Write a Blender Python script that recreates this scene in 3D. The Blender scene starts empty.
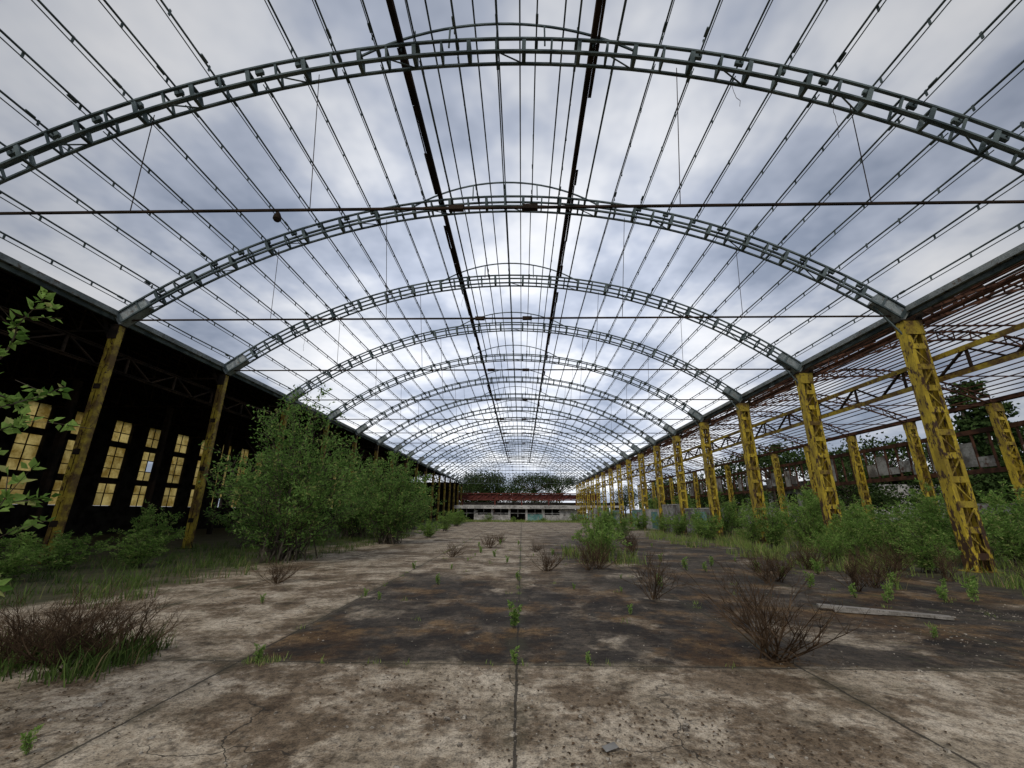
import bpy, math, random
import numpy as np
from mathutils import Vector, Matrix
random.seed(7); rng=np.random.default_rng(7)
scene=bpy.context.scene
scene.view_settings.view_transform='Standard'
try: scene.view_settings.look='None'
except Exception: pass
scene.view_settings.exposure=0

# ------------------------------------------------------------ materials
def new_mat(name):
    m=bpy.data.materials.new(name); m.use_nodes=True
    nt=m.node_tree; nt.nodes.clear()
    out=nt.nodes.new('ShaderNodeOutputMaterial')
    return m,nt,out
def N(nt,t,**kw):
    n=nt.nodes.new(t)
    for k,v in kw.items(): setattr(n,k,v)
    return n
def L(nt,a,b): nt.links.new(a,b)
def ramp(nt,fac,stops):
    r=N(nt,'ShaderNodeValToRGB')
    el=r.color_ramp.elements
    while len(el)<len(stops): el.new(0.5)
    for e,(p,c) in zip(el,stops):
        e.position=p; e.color=(c[0],c[1],c[2],1) if not isinstance(c,(int,float)) else (c,c,c,1)
    L(nt,fac,r.inputs[0]); return r.outputs[0]
def noise(nt,vec,scale,detail=5,rough=.6,dist=0):
    n=N(nt,'ShaderNodeTexNoise'); n.inputs['Scale'].default_value=scale
    n.inputs['Detail'].default_value=detail; n.inputs['Roughness'].default_value=rough
    n.inputs['Distortion'].default_value=dist
    L(nt,vec,n.inputs['Vector']); return n.outputs['Fac']
def mix(nt,fac,a,b,mode='MIX'):
    m=N(nt,'ShaderNodeMix',data_type='RGBA',blend_type=mode)
    if isinstance(fac,(int,float)): m.inputs[0].default_value=fac
    else: L(nt,fac,m.inputs[0])
    for s,v in ((m.inputs[6],a),(m.inputs[7],b)):
        if isinstance(v,tuple): s.default_value=(v[0],v[1],v[2],1)
        else: L(nt,v,s)
    return m.outputs[2]
def M(nt,op,a,b=None,c=None,clamp=False):
    m=N(nt,'ShaderNodeMath',operation=op,use_clamp=clamp)
    for i,v in enumerate((a,b,c)):
        if v is None: continue
        if isinstance(v,(int,float)): m.inputs[i].default_value=v
        else: L(nt,v,m.inputs[i])
    return m.outputs[0]
def sstep(nt,v,a,b):
    m=N(nt,'ShaderNodeMapRange',interpolation_type='SMOOTHSTEP')
    L(nt,v,m.inputs[0]); m.inputs[1].default_value=a; m.inputs[2].default_value=b
    return m.outputs[0]

def surf_mat(name,c1,c2,c3=None,scale=2.0,rough=.8,metal=0,bump=0,lo=.42,hi=.58,stretch=(1,1,1),c3lo=.55,c3hi=.66,ground_rust=None):
    m,nt,out=new_mat(name)
    geo=N(nt,'ShaderNodeNewGeometry')
    mp=N(nt,'ShaderNodeMapping'); mp.inputs['Scale'].default_value=stretch
    L(nt,geo.outputs['Position'],mp.inputs['Vector']); v=mp.outputs[0]
    n1=noise(nt,v,scale,3,.7)
    col=ramp(nt,n1,[(lo,c1),(hi,c2)])
    if c3:
        n2=noise(nt,v,scale*3.3,3,.75)
        if ground_rust:
            sp=N(nt,'ShaderNodeSeparateXYZ'); L(nt,geo.outputs['Position'],sp.inputs[0])
            g=N(nt,'ShaderNodeMapRange'); L(nt,sp.outputs[2],g.inputs[0]); g.inputs[1].default_value=0; g.inputs[2].default_value=2.6; g.inputs[3].default_value=.14; g.inputs[4].default_value=0
            n2=M(nt,'ADD',n2,g.outputs[0])
        col=mix(nt,ramp(nt,n2,[(c3lo,0.0),(c3hi,1.0)]),col,c3)
    fine=noise(nt,v,scale*14,2,.6)
    col=mix(nt,.55,col,ramp(nt,fine,[(.3,.4),(.7,1.0)]),'MULTIPLY')
    b=N(nt,'ShaderNodeBsdfPrincipled'); L(nt,col,b.inputs['Base Color'])
    b.inputs['Roughness'].default_value=rough; b.inputs['Metallic'].default_value=metal
    L(nt,b.outputs[0],out.inputs[0]); return m
def cheap_mat(name,c1,c2,scale=1.5):
    m,nt,out=new_mat(name)
    geo=N(nt,'ShaderNodeNewGeometry')
    col=ramp(nt,noise(nt,geo.outputs['Position'],scale,2,.6),[(.4,c1),(.6,c2)])
    d=N(nt,'ShaderNodeBsdfDiffuse'); L(nt,col,d.inputs[0]); L(nt,d.outputs[0],out.inputs[0]); return m

def leaf_mat(name,dark,light,yellow=None,trans=.35,scale=1.2):
    m,nt,out=new_mat(name)
    geo=N(nt,'ShaderNodeNewGeometry')
    n1=noise(nt,geo.outputs['Position'],scale,1,.6)
    f=M(nt,'ADD',M(nt,'MULTIPLY',n1,.9),M(nt,'MULTIPLY',geo.outputs['Random Per Island'],.45))
    col=ramp(nt,f,[(.35,dark),(.85,light)])
    if yellow:
        col=mix(nt,ramp(nt,geo.outputs['Random Per Island'],[(.9,0.0),(.93,1.0)]),col,yellow)
    d=N(nt,'ShaderNodeBsdfDiffuse'); L(nt,col,d.inputs[0])
    if trans>0:
        t=N(nt,'ShaderNodeBsdfTranslucent'); L(nt,col,t.inputs[0])
        ms=N(nt,'ShaderNodeMixShader'); ms.inputs[0].default_value=trans
        L(nt,d.outputs[0],ms.inputs[1]); L(nt,t.outputs[0],ms.inputs[2])
        L(nt,ms.outputs[0],out.inputs[0])
    else: L(nt,d.outputs[0],out.inputs[0])
    return m

STEEL=cheap_mat('weathered_grey_steel',(.07,.092,.097),(.15,.185,.19))
DARKST=cheap_mat('dark_rusted_steel',(.024,.02,.017),(.052,.036,.026))
RUSTST=cheap_mat('red_brown_rusted_steel',(.05,.03,.024),(.12,.06,.04))
GALV=surf_mat('galvanised_gutter',(.20,.24,.245),(.34,.38,.385),(.15,.12,.09),scale=1.2,rough=.6)
YELLOW=surf_mat('flaking_yellow_paint',(.38,.27,.025),(.68,.50,.035),(.075,.035,.015),scale=1.6,rough=.65,stretch=(1,1,.35),lo=.4,hi=.56,c3lo=.52,c3hi=.59,ground_rust=True)
YELLOW2=surf_mat('rusty_yellow_paint',(.17,.10,.02),(.50,.37,.035),(.075,.032,.015),scale=2.2,rough=.7,stretch=(1,.6,.6))
BLACKR=cheap_mat('shade_dark_roof_sheet',(.010,.0085,.0075),(.018,.015,.013))  # shade of the enclosed hall put into a very dark brown
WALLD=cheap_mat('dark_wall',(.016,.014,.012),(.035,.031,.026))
WHITEP=surf_mat('stained_white_panel',(.14,.13,.12),(.42,.42,.40),(.12,.055,.035),scale=.6)
CONCW=surf_mat('pale_concrete',(.36,.35,.33),(.66,.64,.61),(.18,.16,.14),scale=.7)
TEAL=surf_mat('teal_paint',(.10,.26,.25),(.22,.42,.38),(.35,.33,.3),scale=.9)
REDRUST=surf_mat('red_rust_beam',(.11,.022,.016),(.20,.045,.03),scale=1.)
WOOD=surf_mat('weathered_plank',(.22,.20,.17),(.36,.33,.29),(.10,.08,.06),scale=5,stretch=(.4,4,1))
DRY=cheap_mat('dry_twigs',(.05,.034,.022),(.12,.08,.05),scale=5)
BARK=cheap_mat('bark',(.06,.05,.038),(.13,.11,.085),scale=6)
STONE=cheap_mat('rubble_bits',(.10,.085,.07),(.40,.36,.30),scale=30)
LEAF_A=leaf_mat('willow_leaves',(.045,.115,.022),(.25,.41,.11),(.37,.42,.14),trans=.42)
LEAF_B=leaf_mat('bright_leaves',(.075,.16,.03),(.31,.47,.12),(.43,.46,.17),trans=.42)
LEAF_C=leaf_mat('dark_foliage',(.014,.028,.010),(.05,.08,.025),trans=0,scale=.4)
GRASS=leaf_mat('grass_blades',(.08,.125,.03),(.25,.33,.09),(.40,.32,.16),trans=0,scale=.5)
GRASSD=leaf_mat('grass_dark',(.038,.07,.02),(.13,.19,.05),(.22,.17,.09),trans=0,scale=.5)

def fibre():
    m,nt,out=new_mat('yellowed_fibreglass')
    geo=N(nt,'ShaderNodeNewGeometry')
    n1=noise(nt,geo.outputs['Position'],.9,4,.7)
    col=ramp(nt,n1,[(.38,(.36,.24,.055)),(.6,(.84,.66,.25))])
    col=mix(nt,.7,col,ramp(nt,geo.outputs['Random Per Island'],[(0,.4),(1,1.0)]),'MULTIPLY')
    t=N(nt,'ShaderNodeBsdfTranslucent'); L(nt,col,t.inputs[0])
    d=N(nt,'ShaderNodeBsdfDiffuse'); L(nt,col,d.inputs[0])
    ms=N(nt,'ShaderNodeMixShader'); ms.inputs[0].default_value=.88
    L(nt,d.outputs[0],ms.inputs[1]); L(nt,t.outputs[0],ms.inputs[2]); L(nt,ms.outputs[0],out.inputs[0]); return m
FIBRE=fibre()

def floor_mat():
    m,nt,out=new_mat('cracked_concrete_floor')
    geo=N(nt,'ShaderNodeNewGeometry'); P=geo.outputs['Position']
    sep=N(nt,'ShaderNodeSeparateXYZ'); L(nt,P,sep.inputs[0]); X,Y=sep.outputs[0],sep.outputs[1]
    big=noise(nt,P,.28,4,.6); med=noise(nt,P,1.3,6,.74); fine=noise(nt,P,12,4,.72); grit=noise(nt,P,60,2,.7)
    n6=noise(nt,P,.6,6,.76); n23=noise(nt,P,2.3,5,.8)
    light=ramp(nt,med,[(.32,(.14,.11,.072)),(.45,(.33,.27,.195)),(.62,(.53,.455,.355))])
    dark=ramp(nt,med,[(.3,(.027,.022,.018)),(.5,(.058,.046,.034)),(.68,(.16,.125,.09))])
    w=M(nt,'MULTIPLY',M(nt,'SUBTRACT',med,.5),1.2)
    mx=sstep(nt,M(nt,'ADD',X,M(nt,'MULTIPLY',w,.25)),-3.42,-3.25)
    my=sstep(nt,M(nt,'ADD',Y,M(nt,'MULTIPLY',w,.6)),5.55,5.72)
    e1=sstep(nt,M(nt,'ADD',Y,M(nt,'MULTIPLY',M(nt,'SUBTRACT',big,.5),14)),15,10)
    e2=M(nt,'MULTIPLY',sstep(nt,M(nt,'ADD',X,M(nt,'MULTIPLY',w,1.5)),.2,2.2),.95)
    e3=M(nt,'MULTIPLY',e2,sstep(nt,M(nt,'ADD',Y,M(nt,'MULTIPLY',big,16)),56,30))
    far=M(nt,'MAXIMUM',e1,e3)
    patch=ramp(nt,noise(nt,P,.5,5,.7,.5),[(.36,.15),(.45,1.0)])
    z=M(nt,'MULTIPLY',M(nt,'MULTIPLY',mx,my),M(nt,'MULTIPLY',far,patch))
    col=mix(nt,z,light,dark)
    alg=M(nt,'MULTIPLY',ramp(nt,noise(nt,P,.55,4,.7),[(.50,0.0),(.60,.75)]),my)
    col=mix(nt,M(nt,'MULTIPLY',alg,M(nt,'ADD',M(nt,'MULTIPLY',z,.5),.25)),col,(.24,.135,.045))
    st=ramp(nt,n6,[(.47,0.0),(.55,.9)])
    col=mix(nt,st,col,mix(nt,1.0,col,(.38,.32,.26),'MULTIPLY'))
    st2=ramp(nt,n23,[(.52,0.0),(.60,.7)])
    col=mix(nt,st2,col,mix(nt,1.0,col,(.42,.36,.30),'MULTIPLY'))
    col=mix(nt,.8,col,ramp(nt,fine,[(.34,.30),(.54,1.1)]),'MULTIPLY')
    col=mix(nt,.7,col,ramp(nt,grit,[(.36,.28),(.50,1.15)]),'MULTIPLY')
    wob=M(nt,'MULTIPLY',M(nt,'SUBTRACT',n23,.5),.07)
    def joint(c,period,off):
        f=M(nt,'ADD',M(nt,'SUBTRACT',c,off),wob)
        f=M(nt,'DIVIDE',f,period); f=M(nt,'SUBTRACT',f,M(nt,'ROUND',f)); f=M(nt,'ABSOLUTE',f)
        return M(nt,'MULTIPLY',f,period)
    jx=joint(X,3.27,-.06); jy=joint(Y,6.03,5.6); jj=M(nt,'MINIMUM',jx,jy)
    j=M(nt,'LESS_THAN',jj,M(nt,'MULTIPLY',med,.026))
    jn=ramp(nt,n6,[(.42,.25),(.6,1.0)])
    jd=M(nt,'MULTIPLY',sstep(nt,M(nt,'ADD',jj,M(nt,'MULTIPLY',w,.5)),.15,.0),M(nt,'MULTIPLY',jn,.65))
    col=mix(nt,jd,col,(.055,.05,.028))
    vo=N(nt,'ShaderNodeTexVoronoi',feature='DISTANCE_TO_EDGE'); vo.inputs['Scale'].default_value=.42
    dv=N(nt,'ShaderNodeVectorMath',operation='ADD'); L(nt,P,dv.inputs[0])
    nn=N(nt,'ShaderNodeTexNoise'); nn.inputs['Scale'].default_value=1.7; nn.inputs['Detail'].default_value=4; L(nt,P,nn.inputs['Vector'])
    sc=N(nt,'ShaderNodeVectorMath',operation='SCALE'); L(nt,nn.outputs['Color'],sc.inputs[0]); sc.inputs['Scale'].default_value=.9
    L(nt,sc.outputs[0],dv.inputs[1]); L(nt,dv.outputs[0],vo.inputs['Vector'])
    cr=M(nt,'LESS_THAN',vo.outputs['Distance'],.0035)
    cr=M(nt,'MULTIPLY',cr,ramp(nt,big,[(.44,0.0),(.52,1.0)]))
    jc=M(nt,'MAXIMUM',j,cr)
    col=mix(nt,M(nt,'MULTIPLY',jc,.85),col,(.025,.02,.014))
    ed=M(nt,'MULTIPLY',M(nt,'SUBTRACT',big,.5),9)
    s1=sstep(nt,M(nt,'ADD',X,ed),-8.2,-9.6); s2=sstep(nt,M(nt,'ADD',X,M(nt,'MULTIPLY',ed,1.4)),10.5,13.5)
    soil=M(nt,'MAXIMUM',s1,s2)
    sc_=ramp(nt,med,[(.35,(.035,.037,.016)),(.6,(.10,.09,.045))])
    col=mix(nt,soil,col,sc_)
    mo=ramp(nt,noise(nt,P,1.9,4,.7),[(.58,0.0),(.68,.6)])
    mo=M(nt,'MULTIPLY',mo,sstep(nt,M(nt,'ABSOLUTE',X),2.0,8.0))
    col=mix(nt,mo,col,(.07,.075,.03))
    b=N(nt,'ShaderNodeBsdfPrincipled'); L(nt,col,b.inputs['Base Color'])
    b.inputs['Roughness'].default_value=.85; b.inputs['Specular IOR Level'].default_value=.3
    bp=N(nt,'ShaderNodeBump'); bp.inputs['Strength'].default_value=.85; bp.inputs['Distance'].default_value=.022
    L(nt,fine,bp.inputs['Height']); L(nt,bp.outputs[0],b.inputs['Normal'])
    L(nt,b.outputs[0],out.inputs[0]); return m
FLOOR=floor_mat()
SOIL=cheap_mat('soil_and_grass',(.06,.07,.028),(.14,.14,.065),scale=.15)

# ------------------------------------------------------------ mesh builder
class MB:
    def __init__(s): s.v=[]; s.f=[]; s.m=[]
    def box(s,p,q,w,h,mi=0,up=(0,0,1),taper=1.0):
        p=Vector(p); q=Vector(q); d=(q-p)
        if d.length<1e-6: return
        d.normalize(); u=Vector(up)
        if abs(d.dot(u))>.98: u=Vector((0,1,0)) if abs(d.y)<.9 else Vector((1,0,0))
        sd=d.cross(u).normalized(); up2=sd.cross(d).normalized()
        b=len(s.v)
        for c,k in ((p,1.0),(q,taper)):
            for a,e in ((-1,-1),(1,-1),(1,1),(-1,1)):
                s.v.append(c+sd*(a*w/2*k)+up2*(e*h/2*k))
        s.f+= [(b,b+3,b+2,b+1),(b+4,b+5,b+6,b+7)]+[(b+i,b+(i+1)%4,b+4+(i+1)%4,b+4+i) for i in range(4)]
        s.m+=[mi]*6
    def aabb(s,x0,x1,y0,y1,z0,z1,mi=0):
        s.box(((x0+x1)/2,(y0+y1)/2,z0),((x0+x1)/2,(y0+y1)/2,z1),abs(x1-x0),abs(y1-y0),mi,up=(0,1,0))
    def stick(s,p,q,r0,r1,mi=0,n=3):
        p=Vector(p); q=Vector(q); d=q-p
        if d.length<1e-6: return
        d.normalize(); u=Vector((0,0,1)) if abs(d.z)<.9 else Vector((1,0,0))
        a=d.cross(u).normalized(); b2=a.cross(d)
        b=len(s.v)
        for c,r in ((p,r0),(q,r1)):
            for i in range(n):
                t=2*math.pi*i/n; s.v.append(c+a*(math.cos(t)*r)+b2*(math.sin(t)*r))
        for i in range(n):
            s.f.append((b+i,b+(i+1)%n,b+n+(i+1)%n,b+n+i)); s.m.append(mi)
    def quad(s,a,b_,c,d,mi=0):
        b=len(s.v); s.v+=[Vector(a),Vector(b_),Vector(c),Vector(d)]; s.f.append((b,b+1,b+2,b+3)); s.m.append(mi)
    def mesh(s,name,mats):
        me=bpy.data.meshes.new(name); me.from_pydata([tuple(v) for v in s.v],[],s.f)
        for m in mats: me.materials.append(m)
        me.polygons.foreach_set('material_index',s.m); me.update(); return me
def obj(name,me,parent=None,loc=(0,0,0),rot=(0,0,0),sc=(1,1,1)):
    o=bpy.data.objects.new(name,me); scene.collection.objects.link(o)
    o.location=loc; o.rotation_euler=rot; o.scale=sc
    if parent: o.parent=parent
    return o
def empty(name,loc=(0,0,0)):
    return obj(name,None,loc=loc)

# ------------------------------------------------------------ main hall constants
XC=-.68; A=14.8; ZS=8.8; RISE=5.2; R=(A*A+RISE*RISE)/(2*RISE)
SP=6.03; Y0=8.4; I0=-2; I1=17
XL,XR=XC-A,XC+A
def arcz(x,off=0):
    r=R+off; return ZS+RISE-R+math.sqrt(max(r*r-(x-XC)**2,0))
def arcp(th,off=0):
    r=R+off; return XC+r*math.sin(th), ZS+RISE-R+r*math.cos(th)
TH=math.asin(A/R)
hall=empty('steel_arch_hall')
def make_arch():
    mb=MB(); n=42; dp=.235; wy=.17
    ths=[-TH+2*TH*i/n for i in range(n+1)]
    P={}
    for k,(o,y) in enumerate(((-dp,-wy),(-dp,wy),(dp,-wy),(dp,wy))):
        pts=[]
        for t in ths:
            x,z=arcp(t,o); pts.append(Vector((x,y,z)))
        P[k]=pts
        for i in range(n): mb.box(pts[i],pts[i+1],.06,.07,0,up=(0,1,0))
    for i in range(n+1):
        wd=.11 if i%2==0 else .06
        for a,b in ((0,2),(1,3)): mb.box(P[a][i],P[b][i],wd,.045,0,up=(0,1,0))
        for a,b in ((0,1),(2,3)): mb.box(P[a][i],P[b][i],wd*.9,.04,0)
        if i<n and i%4 in (1,):
            mb.box(P[0][i],P[1][i+1],.035,.02,0)
    for s in (-1,1):
        x,z=arcp(s*TH,0); x2,z2=arcp(s*(TH-.045),0)
        mb.box((x+s*.1,0,z-.12),(x2,0,z2),.30,.50,1,up=(0,0,1))
    mb.box((XL,0,ZS-.05),(XR,0,ZS-.05),.05,.055,2)
    for tx in (-.9,.9):
        mb.box((XC+tx-.18,0,ZS-.05),(XC+tx+.18,0,ZS-.05),.12,.12,2)
    for hx,kx in ((-9.2,-9.0),(-4.9,-4.5),(4.9,4.5),(9.2,9.0)):
        mb.stick((XC+kx,0,ZS),(XC+hx,0,arcz(XC+hx,-dp)),.013,.013,2)
    hw=3.8; ze=arcz(XC+hw,dp); zt=arcz(XC,0)+1.10
    rr=(hw*hw+(zt-ze)**2)/(2*(zt-ze)); prev=None
    for i in range(21):
        x=-hw+2*hw*i/20; z=zt-rr+math.sqrt(rr*rr-x*x)
        p=Vector((XC+x,0,z))
        if prev: mb.box(prev,p,.045,.055,0)
        prev=p
    for x in (-2.7,-1.35,0,1.35,2.7):
        z=zt-rr+math.sqrt(rr*rr-x*x)
        mb.box((XC+x,0,arcz(XC+x,dp)),(XC+x,0,z),.045,.045,0)
    return mb.mesh('arch_truss',[STEEL,GALV,DARKST]),zt,rr
arch,ZT,RR=make_arch()
for i in range(I0,I1+1): obj('arch_truss',arch,hall,(0,Y0+SP*i,0))
YA=Y0+SP*I0; YB=Y0+SP*I1
mb=MB(); dth=1.1/R; k=int(TH/dth)
for j in range(-k,k+1):
    th=j*dth
    for i in range(I0,I1):
        if random.random()<.012: continue
        x,z=arcp(th+random.uniform(-.0012,.0012),.33+random.uniform(-.02,.02)); x2,z2=arcp(th+random.uniform(-.0012,.0012),.33+random.uniform(-.03,.02))
        nx,nz=math.sin(th),math.cos(th)
        ya,yb=Y0+SP*i,Y0+SP*(i+1)
        sag=random.uniform(-.01,.06)
        ym=(ya+yb)/2; xm=(x+x2)/2; zm=(z+z2)/2-sag
        up=(nx,0,nz)
        mb.box((x,ya,z),(xm,ym,zm),.04,.045,0,up=up); mb.box((xm,ym,zm),(x2,yb,z2),.04,.045,0,up=up)
        lz=-.15
        if i<8:
            mb.box((x,ya+.25,z+lz),(x2,yb-.25,z2+lz-sag),.022,.022,0,up=up)
            for q in range(5):
                y=ya+.4+(SP-.8)*q/4
                mb.box((x,y,z),(x,y+.0,z+lz-sag*.5),.022,.05,0)
            if random.random()<.7: mb.box((x,ya+.5,z-.03),(x,ya+.72,z-.03),.07,.05,0,up=up)
            if random.random()<.7: mb.box((x,yb-.72,z-.03),(x,yb-.5,z-.03),.07,.05,0,up=up)
for j in range(-k,k+1):
    th=j*dth
    for i in range(I0,I1+1):
        xa,za=arcp(th,.22); xb,zb=arcp(th,.36)
        mb.box((xa,Y0+SP*i,za),(xb,Y0+SP*i,zb),.09,.22,0)
for x in (-2.7,2.7):
    z=arcz(XC+x,.3)+.15
    for i in range(I0,I1):
        ya,yb=Y0+SP*i,Y0+SP*(i+1)
        mb.box((XC+x,ya+.01,z),(XC+x,yb-.01,z),.15,.20,1)
        y=ya
        while y<yb-.3:
            l=random.uniform(.5,2.2)
            if random.random()<.6:
                w=random.uniform(.04,.12); sd=-1 if x<0 else 1
                mb.box((XC+x+sd*(.08+w/2),y,z-.08),(XC+x+sd*(.09+w/2),min(y+l,yb),z-.08+random.uniform(-.03,.03)),w,.02,1)
            y+=l
for x in (-1.9,-.65,.65,1.9,0):
    z=ZT-RR+math.sqrt(RR*RR-x*x)
    mb.box((XC+x,YA,z+.06),(XC+x,YB,z+.06),.045,.045,0)
obj('purlins',mb.mesh('purlins',[STEEL,DARKST]),hall)
mb=MB()
lx=-5.95; ly=Y0
mb.stick((lx,ly,ZS-.06),(lx,ly,ZS-.14),.012,.012,0,5)
prof=[(.12,.04),(.16,.06),(.22,.085),(.31,.095),(.36,.06),(.38,.01)]
for (a,ra),(b,rb) in zip(prof[:-1],prof[1:]): mb.stick((lx,ly,ZS-a),(lx,ly,ZS-b),ra,rb,0,14)
for wx in (-11,-2.5,6.3,8.8):
    y=Y0+SP*random.choice((0,1,2)); z=arcz(XC+wx,-.3); p=Vector((XC+wx,y,z))
    for s in range(7):
        q=p+Vector((random.uniform(-.06,.06),random.uniform(-.05,.05),-.16)); mb.stick(p,q,.007,.007,0); p=q
obj('hanging_lamp',mb.mesh('hanging_lamp',[DARKST]),hall)

mb=MB()
for s,xe in ((-1,XL),(1,XR)):
    mb.box((xe+s*.28,YA-2,ZS+.10),(xe+s*.28,YB,ZS+.10),.34,.03,0)
    mb.box((xe+s*.46,YA-2,ZS+.16),(xe+s*.46,YB,ZS+.16),.03,.20,0)
    mb.box((xe+s*.10,YA-2,ZS+.16),(xe+s*.10,YB,ZS+.16),.03,.20,0)
    mb.box((xe+s*.28,YA-2,ZS-.02),(xe+s*.28,YB,ZS-.02),.09,.16,2)
    for i in range(I0*3,I1*3):
        y=Y0+SP*i/3+.4
        mb.box((xe+s*.10,y,ZS+.07),(xe+s*.46,y,ZS+.07),.05,.02,1)
obj('eave_gutter',mb.mesh('eave_gutter',[GALV,DARKST,STEEL]),hall)

def column(W,D,H,bat,mats,name):
    mb=MB(); t=.018; fl=.13
    for s in (-1,1):
        xo=s*W/2
        mb.aabb(xo-t/2,xo+t/2,-D/2,D/2,.02,H)
        for sy in (-1,1):
            xa,xb=sorted((xo-s*t/2,xo-s*fl)); ya,yb=sorted((sy*D/2,sy*(D/2-t)))
            mb.aabb(xa,xb,ya,yb,.02,H)
    z=.35; kk=0
    while z<H-.5:
        for sy in (-1,1):
            y=sy*(D/2+.008)
            mb.aabb(-W/2+.02,W/2-.02,y-.006,y+.006,z,z+.2,0 if (kk*7+int(sy))%3 else 1)
            z1=z+.2; z2=min(z+bat,H-.1)
            xx=(W/2-.06)*(1 if kk%2 else -1)
            mb.box((xx,y-sy*.02,z1-.03),(-xx,y-sy*.02,z2+.03),.045,.012,1,up=(0,1,0))
        for sx in (-1,1):
            for rz_ in (.05,.15): mb.aabb(sx*(W/2-.06)-.012,sx*(W/2-.06)+.012,-D/2-.024,-D/2-.013,z+rz_-.012,z+rz_+.012,1)
        z+=bat; kk+=1
    mb.aabb(-.01,.01,-D/2+.05,D/2-.05,.02,H-.02,1)
    mb.aabb(-W/2-.06,W/2+.06,-D/2-.05,D/2+.05,H+.0,H+.03,2)
    for sy in (-1,1):
        y=sy*(D/2+.022)
        mb.aabb(-W/2-.02,W/2+.02,y-.006,y+.006,H-.55,H-.01,1)
    mb.aabb(-W/2-.14,W/2+.14,-D/2-.12,D/2+.12,-.02,.018,1)
    for s in (-1,1):
        mb.box((s*(W/2+.012),0,.30),(s*(W/2+.12),0,.03),.014,.06,1)
    return mb.mesh(name,mats)
colR=column(.60,.38,ZS-.32,.78,[YELLOW,YELLOW2,DARKST],'lattice_column')
colL=column(.30,.24,ZS-.32,.8,[YELLOW2,DARKST,DARKST],'slim_column')
for i in range(I0,I1+1):
    obj('lattice_column',colR,hall,(XR+.15,Y0+SP*i,0),rot=(random.uniform(-.004,.004),random.uniform(-.004,.004),math.pi*(i%2)))
    obj('slim_column',colL,hall,(XL-.12,Y0+SP*i,0),rot=(0,random.uniform(-.004,.004),0))
mb=MB()
for i in range(I0,I1+1):
    y=Y0+SP*i
    mb.box((XR+.1,y,ZS-1.1),(XR-.9,y,ZS+.35),.05,.05,0)
    mb.box((XR+.45,y,ZS-.5),(XR+.75,y,ZS+.05),.2,.10,1)
    mb.box((XL-.3,y,ZS-.9),(XL-.8,y,ZS+.1),.08,.08,1)
obj('knee_bracket',mb.mesh('knee_bracket',[STEEL,DARKST]),hall)
def girder(x,zc,dep,y0,y1,mats,name,th=.12,pan=SP/5):
    mb=MB()
    for z in (zc-dep/2,zc+dep/2):
        mb.box((x-.07,y0,z),(x-.07,y1,z),.02,th,0); mb.box((x+.05,y0,z),(x+.05,y1,z),.12,.02,0)
    y=y0;kk=0
    while y<y1-.01:
        a,b=(zc-dep/2,zc+dep/2) if kk%2 else (zc+dep/2,zc-dep/2)
        mb.box((x-.02,y,a),(x-.02,min(y+pan,y1),b),.05,.09,1,up=(1,0,0))
        if kk%2==0: mb.box((x,y,zc-dep/2),(x,y,zc+dep/2),.06,.08,1)
        y+=pan;kk+=1
    return obj(name,mb.mesh(name,mats),hall)
girder(XR+.62,6.6,.78,YA,YB,[YELLOW2,DARKST],'lattice_girder',th=.17)
girder(XL-.55,7.3,.7,YA,YB,[DARKST,DARKST],'lattice_girder')
mb=MB()
x=XL+.5
while x<XR:
    mb.box((x,YB,ZS),(x,YB,arcz(x,-.3)),.05,.05); x+=.9
z=ZS
while z<arcz(XC,-.3):
    hw=math.sqrt(max(R*R-(z-(ZS+RISE-R))**2,0)); mb.box((XC-hw,YB,z),(XC+hw,YB,z),.06,.06); z+=.8
obj('gable_grid',mb.mesh('gable_grid',[STEEL]),hall)

# ------------------------------------------------------------ left covered hall
left=empty('covered_side_hall')
LX0,LX1=XL-.52,-31.5
def roofz(x):
    t=(x-LX0)/(LX1-LX0); return 9.03+2.0*math.sin(math.pi*t)
mb=MB(); n=14
xs=[LX0+(LX1-LX0)*i/n for i in range(n+1)]
for i in range(n):
    for z_ in (0,.06):
        mb.quad((xs[i],YA-6,roofz(xs[i])+z_),(xs[i+1],YA-6,roofz(xs[i+1])+z_),(xs[i+1],YB,roofz(xs[i+1])+z_),(xs[i],YB,roofz(xs[i])+z_))
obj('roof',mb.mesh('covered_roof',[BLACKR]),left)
mb=MB()
for i in range(I0,I1+1):
    y=Y0+SP*i
    for j in range(n):
        a,b=xs[j],xs[j+1]
        mb.box((a,y,roofz(a)-.12),(b,y,roofz(b)-.12),.09,.09)
        mb.box((a,y,8.3),(b,y,8.3),.08,.08)
        mb.box((a,y,8.3),(b,y,roofz(b)-.12),.05,.05)
        mb.box((b,y,8.3),(b,y,roofz(b)-.12),.04,.05)
for x in xs[1:-1]:
    mb.box((x,YA-6,roofz(x)-.06),(x,YB,roofz(x)-.06),.06,.08)
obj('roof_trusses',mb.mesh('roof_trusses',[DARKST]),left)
mb=MB()
wz0,wz1=2.0,8.4; pitch=3.015; ww=1.6
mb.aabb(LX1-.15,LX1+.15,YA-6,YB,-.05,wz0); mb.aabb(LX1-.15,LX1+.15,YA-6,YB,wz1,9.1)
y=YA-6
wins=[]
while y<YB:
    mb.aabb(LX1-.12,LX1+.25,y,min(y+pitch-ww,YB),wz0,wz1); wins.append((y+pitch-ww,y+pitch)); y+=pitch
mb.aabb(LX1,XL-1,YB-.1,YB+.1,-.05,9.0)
mb.aabb(LX1,XL-1,YA-6.1,YA-5.9,-.05,9.0)  # unseen end wall behind the camera, added to stop light entering
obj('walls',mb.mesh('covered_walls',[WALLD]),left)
mb=MB()
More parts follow.
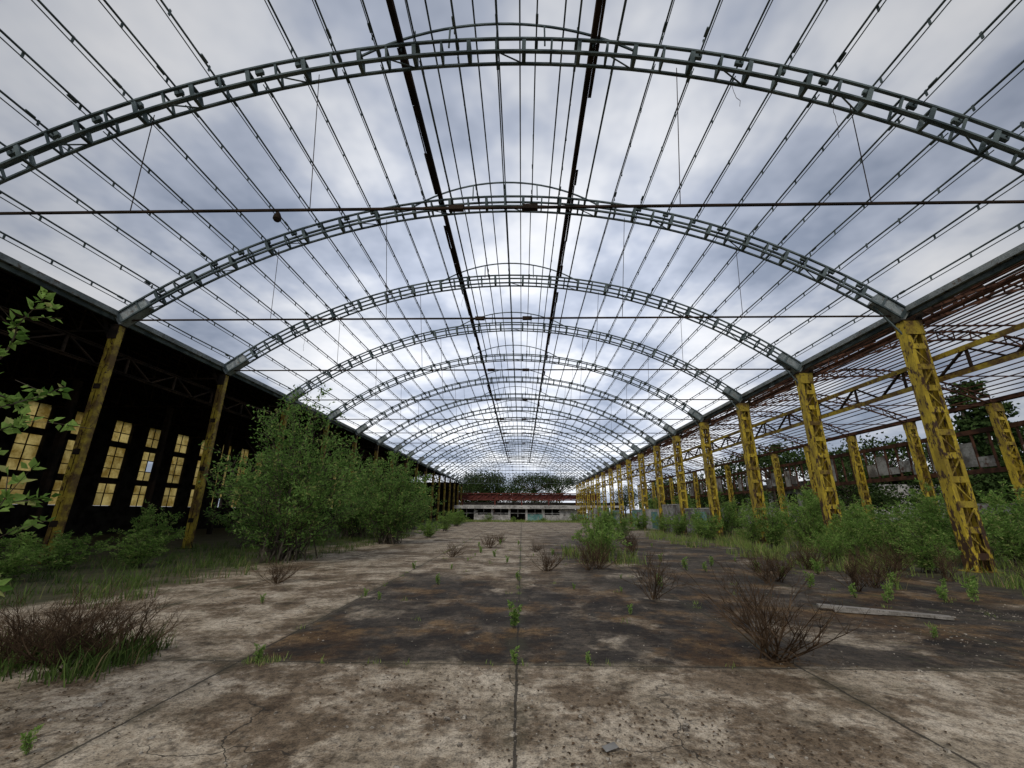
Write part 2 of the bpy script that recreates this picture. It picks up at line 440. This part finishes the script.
for (a,b) in wins:
    rows=7; cols=2
    for r_ in range(rows):
        for c in range(cols):
            z0=wz0+(wz1-wz0)*r_/rows; z1=wz0+(wz1-wz0)*(r_+1)/rows
            ya=a+(b-a)*c/cols; yb=a+(b-a)*(c+1)/cols
            if random.random()<.015: continue
            mb.quad((LX1,ya+.02,z0+.02),(LX1,yb-.02,z0+.02),(LX1,yb-.02,z1-.02),(LX1,ya+.02,z1-.02),0)
    for r_ in range(1,rows):
        z0=wz0+(wz1-wz0)*r_/rows
        mb.box((LX1+.03,a,z0),(LX1+.03,b,z0),.06,.45 if r_ in (2,5) else .06,1)
    mb.box((LX1+.03,(a+b)/2,wz0),(LX1+.03,(a+b)/2,wz1),.05,.05,1)
obj('window_panels',mb.mesh('window_panels',[FIBRE,DARKST]),left)
mb=MB()
for i in range(I0,I1+1):
    y=Y0+SP*i
    mb.aabb(-23.5,-23.2,y-.12,y+.12,0,8.2)
obj('inner_posts',mb.mesh('inner_posts',[DARKST]),left)

# ------------------------------------------------------------ right side hall frame
right=empty('open_side_hall')
RX0,RX1=XR+.75,30.0
def rz(x):
    t=(x-RX0)/(RX1-RX0); return 8.9+1.9*math.sin(math.pi*t)
mb=MB(); n=18; xs=[RX0+(RX1-RX0)*i/n for i in range(n+1)]
for j in range(n):
    a,b=xs[j],xs[j+1]
    mb.box((a,0,rz(a)),(b,0,rz(b)),.10,.08); mb.box((a,0,rz(a)-.45),(b,0,rz(b)-.45),.10,.08)
    if j%2: mb.box((a,0,rz(a)-.45),(b,0,rz(b)),.05,.05)
    else: mb.box((a,0,rz(a)),(b,0,rz(b)-.45),.05,.05)
    mb.box((b,0,rz(b)-.45),(b,0,rz(b)),.04,.04)
mb.box((RX0,0,8.35),(RX1,0,8.35),.05,.05)
ra=mb.mesh('side_arch',[RUSTST])
for i in range(I0,I1+1): obj('side_arch',ra,right,(0,Y0+SP*i,0))
mb=MB()
for j in range(0,35):
    x=RX0+(RX1-RX0)*j/34
    for i in range(I0,I1):
        if random.random()<.08: continue
        mb.box((x+random.uniform(-.05,.05),Y0+SP*i,rz(x)+.1),(x+random.uniform(-.05,.05),Y0+SP*(i+1),rz(x)+.1+random.uniform(-.06,.02)),.05,.06,j%3==0)
for x in (RX0+.25,RX0+.8,RX0+1.3,RX0+2.6): mb.box((x,YA,rz(x)-.35),(x,YB,rz(x)-.35),.06,.06)
mb.aabb(RX1+.1,RX1+.5,YA,YB,8.55,8.8)
obj('side_purlins',mb.mesh('side_purlins',[RUSTST,DARKST]),right)
for i in range(I0,I1+1):
    obj('side_column',colR,right,(RX1+.1,Y0+SP*i,0),rot=(0,random.uniform(-.006,.006),0))
mb=MB()
for i in range(I0,I1):
    ya,yb=Y0+SP*i+.3,Y0+SP*(i+1)-.3
    mb.aabb(RX1+.55,RX1+.75,ya-.3,yb+.3,4.3,4.6,1); mb.aabb(RX1+.55,RX1+.75,ya-.3,yb+.3,6.9,7.2,1)
    for q in range(5):
        a=ya+(yb-ya)*q/5; b=ya+(yb-ya)*(q+1)/5-.06
        if random.random()<.5: mb.aabb(RX1+.6,RX1+.64,a,b,4.62+random.uniform(0,.3),6.88-random.choice((0,.5,1.1,1.5)),0)
        mb.aabb(RX1+.57,RX1+.72,b+.0,b+.06,4.6,6.9,1)
    if random.random()<.5: mb.aabb(RX1+.6,RX1+.8,ya,yb,-.05,random.choice((1.2,1.2,2.4)),0)
obj('broken_glazing_band',mb.mesh('broken_glazing_band',[WHITEP,RUSTST]),right)
mb=MB()
for i in range(4,I1):
    ya,yb=Y0+SP*i+.35,Y0+SP*(i+1)-.35
    if random.random()<.25: continue
    h=random.choice((1.4,1.6,2.0,2.4))
    m_=random.choice((0,1,0,2))
    mb.aabb(XR+.05,XR+.25,ya,yb,-.05,h,m_); mb.aabb(XR+.02,XR+.28,ya,yb,h+.003,h+.08,0)
    mb.aabb(XR+.04,XR+.046,ya+1,ya+3.2,.1,h-.2,random.choice((1,2)))
obj('low_parapet_wall',mb.mesh('low_parapet_wall',[CONCW,TEAL,WHITEP]))

# ------------------------------------------------------------ far buildings
def lowbuilding(name,x0,x1,yf,H,mats,up=0,wallp=.75):
    e=empty(name); mb=MB(); x=x0
    while x<x1:
        mb.aabb(x,x+.4,yf,yf+.4,0,H,0)
        if random.random()<wallp: mb.aabb(x+.4,x+3.3,yf+.1,yf+.3,0,random.choice((.9,1.2,1.3,H*.95)),random.choice((0,0,0,0,2)))
        mb.aabb(x+.4,x+3.3,yf+3,yf+3.2,0,H,1)
        mb.aabb(x+1.8,x+1.9,yf+.12,yf+.28,.8,H,0); mb.aabb(x+.4,x+3.3,yf+.13,yf+.24,H*.62,H*.67,0)
        x+=3.3
    mb.aabb(x0-.5,x+.5,yf-.7,yf+4,H+.01,H+.6,0)
    if up: mb.aabb(x0-.5,x+.5,yf+1.5,yf+6,H+.61,H+up,1)
    obj('frame_and_walls',mb.mesh(name,mats),e); return e
lowbuilding('low_concrete_building',-24,26,YB+14,3.0,[CONCW,WALLD,TEAL],1.4)
lowbuilding('white_loading_shelter',-12.5,9.5,84,2.3,[CONCW,WALLD,TEAL],0,.95)
far2=empty('rusty_gantry')
mb=MB(); yg=YB+2
mb.aabb(XL-6,XR+6,yg-.2,yg+.2,4.6,4.9); mb.aabb(XL-6,XR+6,yg-.2,yg+.2,6.2,6.45)
x=XL-6
while x<XR+6:
    mb.box((x,yg,4.8),(x+1.9,yg,6.3),.14,.14); mb.box((x+1.9,yg,6.3),(x+1.9,yg,4.8),.14,.14); x+=1.9
mb.aabb(XL-6,XR+6,yg+.25,yg+.3,4.95,6.1)
for x in (XL,-7,0,7,XR): mb.aabb(x-.15,x+.15,yg-.15,yg+.15,0,4.6)
obj('beam',mb.mesh('gantry',[REDRUST]),far2)
far3=empty('grey_warehouse')
mb=MB()
mb.aabb(44,62,60,150,0,5.6,0)
for y in range(62,150,4): mb.aabb(43.9,43.97,y,y+2.4,3.0,4.8,1)
mb.quad((43,59,5.6),(53,59,7.6),(53,151,7.6),(43,151,5.6),1); mb.quad((63,59,5.6),(53,59,7.6),(53,151,7.6),(63,151,5.6),1)
obj('warehouse_body',mb.mesh('warehouse',[CONCW,WALLD]),far3)

# ------------------------------------------------------------ ground
mb=MB(); mb.quad((-1500,-1500,-.03),(1500,-1500,-.03),(1500,1500,-.03),(-1500,1500,-.03))
obj('ground',mb.mesh('ground',[SOIL]))
mb=MB(); mb.quad((LX1,YA-6,0),(RX1+1.5,YA-6,0),(RX1+1.5,YB+16,0),(LX1,YB+16,0))
obj('concrete_floor',mb.mesh('concrete_floor',[FLOOR]))

# ------------------------------------------------------------ vegetation tools
def leaves_mesh(name,C,Dv,size,mats,mb=None,aspect=.4,fold=.25):
    n=len(C)
    Dv=Dv/np.linalg.norm(Dv,axis=1,keepdims=True)
    r=rng.normal(size=(n,3)); S=np.cross(Dv,r); S/=np.linalg.norm(S,axis=1,keepdims=True)
    Nn=np.cross(S,Dv); s=size[:,None]
    v=np.stack([C, C+Dv*s*.45+S*s*aspect*.5+Nn*s*fold*.3, C+Dv*s-Nn*s*fold*.5, C+Dv*s*.45-S*s*aspect*.5+Nn*s*fold*.3],1).reshape(-1,3)
    idx=np.arange(n*4).reshape(n,4)
    if mb is None: mb=MB()
    nv=len(mb.v)
    me=bpy.data.meshes.new(name)
    base=np.array([tuple(q) for q in mb.v]).reshape(-1,3)
    allv=np.vstack([base,v]) if nv else v
    me.from_pydata(allv.tolist(),[],mb.f+[tuple(q) for q in (idx+nv).tolist()])
    for m in mats: me.materials.append(m)
    me.polygons.foreach_set('material_index',mb.m+[1]*n); me.update(); return me

def bush(name,rad,H,nb,ntw,nl,ls,mats,spread=1.0,thick=.02,low=.2,fill=.55):
    mb=MB(); C=[];D=[]
    for b in range(nb):
        az=random.uniform(0,2*math.pi); e=random.random()**.6
        rr=rad*e*spread; top=H*(1-fill*(e**2.2))*random.uniform(.55,1.0)
        st=Vector((random.gauss(0,rad*.12),random.gauss(0,rad*.12),0))
        en=Vector((math.cos(az)*rr,math.sin(az)*rr,top))
        ctrl=Vector((en.x*.35,en.y*.35,top*.62))
        pts=[]
        for i in range(9):
            t=i/8; p=st*(1-t)**2+ctrl*2*t*(1-t)+en*t*t
            p+=Vector((random.gauss(0,.012*H),random.gauss(0,.012*H),0)); pts.append(p)
        for i in range(8): mb.stick(pts[i],pts[i+1],thick*(1-i/8.5),thick*(1-(i+1)/8.5),0)
        for k_ in range(ntw):
            t=low+(1-low)*random.random()**.8; i=min(int(t*8),7); f=t*8-i
            p=pts[i].lerp(pts[i+1],f)
            out=Vector((p.x,p.y,0))
            if out.length>0: out.normalize()
            d=(out*.6+Vector((random.gauss(0,.7),random.gauss(0,.7),random.uniform(.0,1.1)))).normalized()
            l=H*random.uniform(.07,.17)*(1.25-.6*t)
            q=p+d*l
            if q.z<.05: q.z=.05
            mb.stick(p,q,thick*.3,thick*.12,0)
            for _ in range(nl):
                u=random.random(); c=p.lerp(q,u)+Vector((random.gauss(0,.012*H),random.gauss(0,.012*H),random.gauss(0,.012*H)))
                C.append(c); D.append(d*.7+Vector((random.gauss(0,.7),random.gauss(0,.7),random.gauss(0,.6))))
    C=np.array([tuple(c) for c in C]); D=np.array([tuple(c) for c in D])
    C[:,2]=np.maximum(C[:,2],.02)
    return leaves_mesh(name,C,D,rng.uniform(.6,1.25,len(C))*ls,mats,mb)

def dry(name,rad,H,ns,levels=3,thick=.009):
    mb=MB()
    def grow(p,d,l,r,lev):
        nseg=3; q=p
        for i in range(nseg):
            d=(d+Vector((random.gauss(0,.12),random.gauss(0,.12),.05+random.gauss(0,.06)))).normalized()
            q2=q+d*(l/nseg)
            if q2.z<.02: q2.z=.02
            mb.stick(q,q2,r*(1-i*.2),r*(1-(i+1)*.2),0)
            if lev>0 and i>=0:
                for _ in range(random.choice((1,1,2)) if lev>1 else 1):
                    nd=(d+Vector((random.gauss(0,.5),random.gauss(0,.5),random.gauss(.1,.3)))).normalized()
                    grow(q2,nd,l*random.uniform(.4,.65),r*.55,lev-1)
            q=q2
    for i in range(ns):
        az=random.uniform(0,2*math.pi); k_=random.random()**.7
        d=Vector((math.cos(az)*rad*k_,math.sin(az)*rad*k_,H*random.uniform(.65,1.0)*(1.1-.5*k_)))
        l=d.length*.62; grow(Vector((random.gauss(0,.05),random.gauss(0,.05),-.02)),d.normalized(),l,thick,levels)
    return mb.mesh(name,[DRY])

def grass(name,pts,hmin,hmax,mat,wd=.012):
    n=len(pts); h=rng.uniform(hmin,hmax,n)*rng.uniform(.5,1,n)
    az=rng.uniform(0,2*np.pi,n); lean=rng.normal(0,.35,(n,2))*h[:,None]
    s=np.stack([np.cos(az),np.sin(az)],1)*wd*(.6+h[:,None])
    z=np.zeros(n)
    a=np.column_stack([pts+s,z]); b=np.column_stack([pts-s,z])
    m1=np.column_stack([pts+lean*.35+s*.7,h*.6]); m2=np.column_stack([pts+lean*.35-s*.7,h*.6])
    t=np.column_stack([pts+lean,h])
    v=np.stack([a,b,m2,m1,t],1).reshape(-1,3); idx=np.arange(n)*5
    f=[]
    for i in idx.tolist(): f.append((i,i+1,i+2,i+3)); f.append((i+3,i+2,i+4))
    me=bpy.data.meshes.new(name); me.from_pydata(v.tolist(),[],f); me.materials.append(mat); me.update()
    return me
def tufts(n,k,x0,x1,y0,y1,sd=.15):
    c=np.column_stack([rng.uniform(x0,x1,n),rng.uniform(y0,y1,n)])
    return (c[:,None,:]+rng.normal(0,sd,(n,k,2))).reshape(-1,2)

bigb=bush('willow_bush_mesh',2.9,6.3,88,13,14,.135,[BARK,LEAF_A],thick=.03,low=.12)
obj('willow_bush',bigb,loc=(-8.6,16.0,0),sc=(1,1,1.06))
b2=bush('willow_bush_mesh2',2.6,5.0,70,12,13,.145,[BARK,LEAF_A],thick=.03,low=.1)
obj('willow_bush',b2,loc=(-7.4,24.5,0),rot=(0,0,1),sc=(1,1,1.12))
obj('willow_bush',b2,loc=(-11.0,28.5,0),rot=(0,0,2.4),sc=(1.1,1.1,1.15))
obj('willow_bush',bigb,loc=(-12.6,21.5,0),rot=(0,0,3.0),sc=(.9,.9,.8))
obj('willow_bush',b2,loc=(-9.8,34,0),rot=(0,0,4),sc=(1,1,1.1))
obj('willow_bush',b2,loc=(-11.4,44,0),rot=(0,0,5),sc=(1.1,1.3,.9))
sh=bush('shrub_mesh',.9,1.7,34,9,12,.08,[BARK,LEAF_B],thick=.009,low=.05)
sh2=bush('shrub_mesh2',1.1,1.3,36,9,12,.075,[BARK,LEAF_B],thick=.009,low=.05)
sh3=bush('shrub_mesh3',.7,2.3,26,10,11,.09,[BARK,LEAF_B],thick=.012,low=.05,fill=.4)
places=[(2.9,16.9,1.15,1.2),(3.4,19,.9,1.1),(4.4,24,1.2,1.0),(6.6,30,1.5,1.0),
 (11.3,16.5,1,.9),(12.4,14.0,1.1,.9),(12.8,17.5,1.2,1.15),(13.5,19.2,1.3,1.2),(15.5,15.5,1.5,1.4),(16.5,18.5,1.7,1.6),(16.2,12.6,1.4,1.1),(18.5,14.5,1.6,1.3),(14.6,11.0,1.2,.8),(17.2,10.4,1.3,.9),
 (12.9,23,1.3,1.4),(15,23.5,1.7,1.7),(18,22,1.8,1.8),(20.5,17.5,1.8,1.7),(22.5,21,1.9,1.9),(12.5,29.5,1.5,1.4),(15.5,29,2,1.9),(19,28,2,2.0),
 (12.8,36,1.6,1.5),(16.5,36,2.2,2.1),(21,33,2.2,2.3),(12.6,47,1.7,1.5),(17,46,2.2,2.4),(25,27,2.2,2.2),(26,36,2.5,2.6),(12.2,60,1.9,1.5),(18,60,2.6,2.6),(24,50,2.6,2.6),(13.3,26,1.1,1.2),(13.2,33,1.2,1.3),(13.0,41,1.3,1.4),(14.3,17.2,1.1,1.2),(15.4,20.6,1.3,1.4),(17.5,16.3,1.5,1.5),(19.5,12.4,1.5,1.2),
 (-12.5,10.5,1.2,.8),(-13.8,13.2,1.3,.9),(-11.8,13.6,1,.7),(-14.5,17,1.4,1.2),(-6.4,30.5,1.2,1.0),(-7.0,40,1.3,1.1),(-8,54,1.8,1.3),(-10,66,2,1.6),(-6,79,1.3,.9),(9.5,78,1.6,1.1),(4,80,.9,.7),(-1.5,79,.8,.6)]
for i,(x,y,s,hz) in enumerate(places):
    obj('shrub',(sh,sh2,sh3)[i%3],loc=(x,y,0),rot=(0,0,random.uniform(0,6.28)),sc=(s,s,hz*(.8 if i%3==2 else 1)))
d1=dry('dry_shrub_big',1.0,.8,22,3,.0095); d2=dry('dry_shrub_mid',.75,.9,15,3,.009); d3=dry('dry_shrub_low',.65,.62,24,3,.007)
for me,x,y,s in ((d1,3.08,5.9,1.3),(d2,2.73,9.6,1.15),(d2,2.06,14,1.15),(d3,2.4,14.4,1.5),(d3,.75,13.8,1.2),(d3,-6.05,11.1,1.1),(d2,6.3,11.8,1.1),(d1,6.7,12.1,1.0),
   (d2,7.7,10.7,1.1),(d3,8.5,11.3,1.3),(d3,-5.15,5.35,1.5),(d3,-5.8,5.3,1.4),(d3,-4.75,5.55,1.3),(d1,-5.5,5.6,1.0),(d1,10.3,13,1.1),(d2,11.3,12.4,1.1),(d3,9.2,14.6,1.5),(d2,4.6,18.5,1.2),(d3,-2.7,17.5,1),(d3,-1.6,22,1.2),(d3,12.6,11.2,1.2),(d2,11.9,14.5,1.3),(d1,13.0,10.2,1.0),(d3,-1.2,26,1.0),(d2,5.4,22,1.0),(d3,.6,20,.7)):
    obj('dry_shrub',me,loc=(x,y,0),rot=(0,0,random.uniform(0,6.28)),sc=(s,s,s*(.9 if x<-4 else 1)))
wd=bush('weed_mesh',.12,.42,9,5,6,.05,[BARK,LEAF_B],thick=.004,low=.05)
wp=[(-.12,7.2,1.1),(-.08,5.6,.55),(.78,5.62,.4),(-3.1,5.55,.6),(1.9,8.2,.5),(5.9,6.9,.5),(-3.25,9.5,.5),(3.3,11.0,.9),(5.1,14.2,1.1),(7.0,13.6,1.1),(8.6,9.6,.9),(-.1,11.8,.7),(-3.3,13.8,.7),(10.2,10.6,1.1),(1.2,10.6,.4),(-5.0,8.8,.5),(-3.6,3.6,.5)]
wp+=[(random.uniform(-4,9),random.uniform(9,30),random.uniform(.3,1.0)) for _ in range(26)]+[(random.uniform(6,12),random.uniform(9,16),random.uniform(.5,1.3)) for _ in range(14)]
for x,y,s in wp:
    obj('weed',wd,loc=(x,y,0),rot=(0,0,random.uniform(0,6.28)),sc=(s*.95,s*.95,s))
pl=np.vstack([tufts(600,24,-16,-9.6,6,40),tufts(160,22,-10,-7.6,8,34,.12),tufts(200,24,-16,-9.5,40,100,.4),tufts(60,26,-6.6,-4.5,4.9,6.0,.09)])
obj('grass',grass('grass_left',pl,.08,.40,GRASSD,.009))
def patchy(p):
    v=np.sin(p[:,0]*1.9+2.1*np.sin(p[:,1]*.45))+np.sin(p[:,1]*1.3+1.7*np.sin(p[:,0]*.8))
    return p[v>-.1]
pr=np.vstack([patchy(tufts(1300,22,11.2,28,9,40,.2)),patchy(tufts(260,18,8.6,11.8,11,34,.12)),tufts(400,24,11,30,40,110,.5),tufts(50,14,1.8,4.6,15.5,21,.2)])
obj('grass',grass('grass_right',pr,.10,.6,GRASS))
pj=np.vstack([tufts(14,12,-.09,-.03,5,24,.03),tufts(12,10,-3.9,2.5,5.57,5.63,.03),tufts(16,12,-3.36,-3.3,5,26,.03),tufts(8,24,-3.3,-2.9,5.5,5.65,.04),tufts(40,16,-3,9,6,24,.05)])
obj('grass',grass('grass_joints',pj,.02,.10,GRASS,.006))
pf=tufts(260,18,-14,13,76,83,.5)
obj('grass',grass('grass_far',pf,.2,.6,GRASS,.03))

def near_tree():
    mb=MB(); C=[];D=[];base=Vector((-4.85,3.35,0))
    trunk=[base,base+Vector((.06,.05,.7)),base+Vector((.0,.0,1.4)),base+Vector((.1,.08,2.1)),base+Vector((.02,.12,3.0))]
    rad=[.06,.05,.042,.033,.02]
    for i in range(4): mb.stick(trunk[i],trunk[i+1],rad[i],rad[i+1],0,8)
    for b in range(44):
        t=random.uniform(.32,1); i=min(int(t*4),3); p=trunk[i].lerp(trunk[i+1],t*4-i)
        az=random.uniform(0,6.28); d=Vector((math.cos(az),math.sin(az),random.uniform(-.05,.6))).normalized()
        l=random.uniform(.65,1.5)*(1.15-.4*t); q=p
        for s in range(8):
            d=(d+Vector((random.gauss(0,.12),random.gauss(0,.12),random.gauss(0,.10)))).normalized()
            q2=q+d*l/8; mb.stick(q,q2,.011*(1-s/9),.011*(1-(s+1)/9),0,4)
            if s>1:
                for _ in range(random.choice((3,4,5))):
                    dd=(d*.6+Vector((random.gauss(0,.7),random.gauss(0,.7),random.gauss(.1,.5)))).normalized()
                    C.append(q2+dd*.015); D.append(dd)
                if random.random()<.5:
                    dd=(d+Vector((random.gauss(0,.6),random.gauss(0,.6),random.gauss(.1,.4)))).normalized(); e=q2+dd*random.uniform(.12,.3)
                    mb.stick(q2,e,.005,.003,0,3)
                    for _ in range(7):
                        c=q2.lerp(e,random.random()); C.append(c); D.append(dd*.5+Vector((random.gauss(0,.7),random.gauss(0,.7),random.gauss(.1,.5))))
            q=q2
    C=np.array([tuple(c) for c in C]);D=np.array([tuple(c) for c in D])
    return leaves_mesh('young_tree',C,D,rng.uniform(.05,.11,len(C)),[BARK,LEAF_B],mb,aspect=.58,fold=.2)
obj('young_tree',near_tree())

def crown_tree(name,H,rad,kind):
    mb=MB(); mb.stick((0,0,0),(0.2,0,H*.62),H*.025,H*.012,0,7)
    C=[];D=[]
    ncl={'pine':46,'round':60,'cypress':50}[kind]
    for _ in range(ncl):
        a=random.uniform(0,6.28)
        if kind=='pine': r=rad*math.sqrt(random.random()); z=H*.72+H*.24*(1-(r/rad)**2)*random.uniform(.5,1)
        elif kind=='round': r=rad*math.sqrt(random.random())*random.uniform(.6,1); z=H*.3+H*.65*random.random()*(1-(r/rad)**2*.6)
        else: z=H*random.uniform(.06,1); r=rad*(1-z/H)**.6*random.random()
        c=Vector((math.cos(a)*r,math.sin(a)*r,z)); mb.stick((0,0,min(z*.7,H*.6)),c,H*.008,H*.003,0,3)
        for _ in range(60):
            s=rad*(.17 if kind!='cypress' else .25)
            C.append(c+Vector((random.gauss(0,s),random.gauss(0,s),random.gauss(0,s*.6)))); D.append(Vector((random.gauss(0,1),random.gauss(0,1),random.gauss(.3,1))))
    C=np.array([tuple(c) for c in C]);D=np.array([tuple(c) for c in D])
    return leaves_mesh(name,C,D,rng.uniform(.5,1.1,len(C))*H*.045,[BARK,LEAF_C],mb,aspect=.6)
tp=crown_tree('stone_pine_mesh',13,7,'pine'); tr=crown_tree('round_tree_mesh',10,5,'round'); tc=crown_tree('cypress_mesh',13,1.8,'cypress')
for x,y,s in ((4,140,1.1),(13,150,1.1),(-3,165,.95),(-13,142,1.15),(52,62,.95),(64,90,1.1),(-20,150,.9),(36,62,.85)): obj('stone_pine',tp,loc=(x,y,0),rot=(0,0,random.uniform(0,6)),sc=(s,s,s))
for x,y,s in ((-16,132,1.3),(-24,140,1),(-9,138,1.0),(-11,136,1.3),(-2,138,.95),(4,136,.9),(9,137,1.0),(22,140,1),(32,135,1),(40,120,1.1),(36,48,.8),(42,54,.9),(37,90,1.05),(36,74,1.05),(34,105,1.1),(60,52,1),(72,60,1.1),(58,30,.9),(35,36,.62),(39,30,.7)): obj('broadleaf_tree',tr,loc=(x,y,0),rot=(0,0,random.uniform(0,6)),sc=(s,s,s))
for x,y,s in ((45,42.5,1.0),(47,43,1.12),(49.5,43,.95),(62,50,.9),(45,75,1)): obj('cypress_tree',tc,loc=(x,y,0),rot=(0,0,random.uniform(0,6)),sc=(s,s,s))

# ------------------------------------------------------------ plank & rubble
mb=MB()
mb.box((5.5,8.75,.07),(7.25,8.05,.03),.16,.045,0); mb.box((5.65,8.55,.025),(6.9,8.2,.025),.10,.03,0)
obj('wooden_plank',mb.mesh('wooden_plank',[WOOD]))
mb=MB()
mb.box((7.6,6.9,.03),(9.6,6.4,.02),.03,.03,0); mb.box((8.4,7.6,.03),(9.4,7.5,.03),.05,.04,0)
obj('scrap_stick',mb.mesh('scrap_stick',[BARK]))
mb=MB()
def chip(x,y,s):
    b=len(mb.v); n=random.choice((4,5,6)); a0=random.random()*6
    h=s*random.uniform(.15,.6)
    for k_,z in ((1,0.0),(random.uniform(.5,.9),h)):
        for i in range(n):
            a=a0+6.283*i/n; r=s*k_*random.uniform(.6,1.1); mb.v.append(Vector((x+math.cos(a)*r,y+math.sin(a)*r,z)))
    mb.f.append(tuple(b+n+i for i in range(n))); mb.m.append(0)
    for i in range(n): mb.f.append((b+i,b+(i+1)%n,b+n+(i+1)%n,b+n+i)); mb.m.append(0)
for _ in range(2600):
    y=2.2+abs(random.gauss(0,1))*5; x=random.uniform(-8,11)
    chip(x,y,abs(random.gauss(0,.006))+.003)
for cx,cy,n_ in ((.5,3.6,160),(1.3,4.2,140),(-.6,4.4,120),(2.2,3.3,120),(-3.9,3.9,160),(6,7,120),(4.5,5,120),(8.5,8.5,150)):
    for _ in range(n_): chip(random.gauss(cx,.6),random.gauss(cy,.4),random.expovariate(1/.007)+.003)
obj('rubble_debris',mb.mesh('rubble_debris',[STONE]))
mb=MB()
for _ in range(1500):
    cx,cy=random.choice(((.4,3.7),(1.2,4.3),(2.0,3.6),(-1.1,4.9),(-4.1,4.2),(-4.2,3.6),(3,6),(-5,5),(6,9)))
    x=random.gauss(cx,.6); y=random.gauss(cy,.4); a=random.random()*6.28; s=random.uniform(.008,.028)
    if y<1.9: continue
    mb.quad((x,y,.006),(x+math.cos(a)*s,y+math.sin(a)*s,.012),(x+math.cos(a+.5)*s*1.6,y+math.sin(a+.5)*s*1.6,.009),(x+math.cos(a+1)*s,y+math.sin(a+1)*s,.014))
obj('leaf_litter',mb.mesh('leaf_litter',[DRY]))
mb=MB(); mb.quad((.62,3.75,.012),(.72,3.78,.03),(.70,3.86,.03),(.60,3.83,.012)); mb.quad((5.2,4.6,.012),(5.28,4.62,.02),(5.26,4.68,.02),(5.18,4.66,.012))
obj('paper_scrap',mb.mesh('paper_scrap',[WHITEP]))

# ------------------------------------------------------------ world
w=bpy.data.worlds.new('World'); scene.world=w; w.use_nodes=True
nt=w.node_tree; nt.nodes.clear()
out=N(nt,'ShaderNodeOutputWorld')
SEL,SAZ=math.radians(46),math.radians(212)
sky=N(nt,'ShaderNodeTexSky',sky_type='NISHITA'); sky.sun_disc=False
sky.sun_elevation=SEL; sky.sun_rotation=SAZ
b1=N(nt,'ShaderNodeBackground'); b1.inputs[1].default_value=.08; L(nt,sky.outputs[0],b1.inputs[0])
tc_=N(nt,'ShaderNodeTexCoord'); sp=N(nt,'ShaderNodeSeparateXYZ'); L(nt,tc_.outputs['Generated'],sp.inputs[0])
zz=M(nt,'ADD',M(nt,'MAXIMUM',sp.outputs[2],0.0),.22)
cb=N(nt,'ShaderNodeCombineXYZ'); L(nt,M(nt,'DIVIDE',sp.outputs[0],zz),cb.inputs[0]); L(nt,M(nt,'DIVIDE',sp.outputs[1],zz),cb.inputs[1])
c1=noise(nt,cb.outputs[0],1.6,5,.55)
colr=ramp(nt,c1,[(.36,(.38,.44,.57)),(.46,(.63,.69,.83)),(.55,(1.0,1.03,1.10)),(.66,(1.25,1.25,1.27))])
zen=N(nt,'ShaderNodeMapRange'); L(nt,sp.outputs[2],zen.inputs[0]); zen.inputs[1].default_value=.5; zen.inputs[2].default_value=.95; zen.inputs[3].default_value=1; zen.inputs[4].default_value=.5
sx=N(nt,'ShaderNodeMapRange'); L(nt,M(nt,'ABSOLUTE',sp.outputs[0]),sx.inputs[0]); sx.inputs[1].default_value=.25; sx.inputs[2].default_value=.8; sx.inputs[3].default_value=1; sx.inputs[4].default_value=.42
colr=mix(nt,1.0,colr,M(nt,'MULTIPLY',zen.outputs[0],sx.outputs[0]),'MULTIPLY')
b2_=N(nt,'ShaderNodeBackground'); b2_.inputs[1].default_value=1.1; L(nt,colr,b2_.inputs[0])
ms=N(nt,'ShaderNodeMixShader'); ms.inputs[0].default_value=.88
L(nt,b1.outputs[0],ms.inputs[1]); L(nt,b2_.outputs[0],ms.inputs[2]); L(nt,ms.outputs[0],out.inputs[0])
try:
    w.cycles.sampling_method='MANUAL'; w.cycles.sample_map_resolution=256
except Exception: pass
sl=bpy.data.lights.new('sun','SUN'); sl.energy=1.4; sl.angle=math.radians(22); sl.color=(1,.93,.80)
so=obj('sun',sl,loc=(0,0,40))
so.rotation_euler=Vector((-math.sin(SAZ)*math.cos(SEL),-math.cos(SAZ)*math.cos(SEL),-math.sin(SEL))).to_track_quat('-Z','Y').to_euler()

cd=bpy.data.cameras.new('camera'); cam=obj('camera',cd,loc=(0,0,1.7))
rm=Matrix.Rotation(math.radians(1.37),3,'Z')@Matrix.Rotation(math.radians(90+17.07),3,'X')@Matrix.Rotation(math.radians(.3),3,'Z')
cam.rotation_euler=rm.to_euler()
cd.sensor_width=36; cd.lens=36*417/1024; cd.clip_start=.05; cd.clip_end=4000
scene.camera=cam
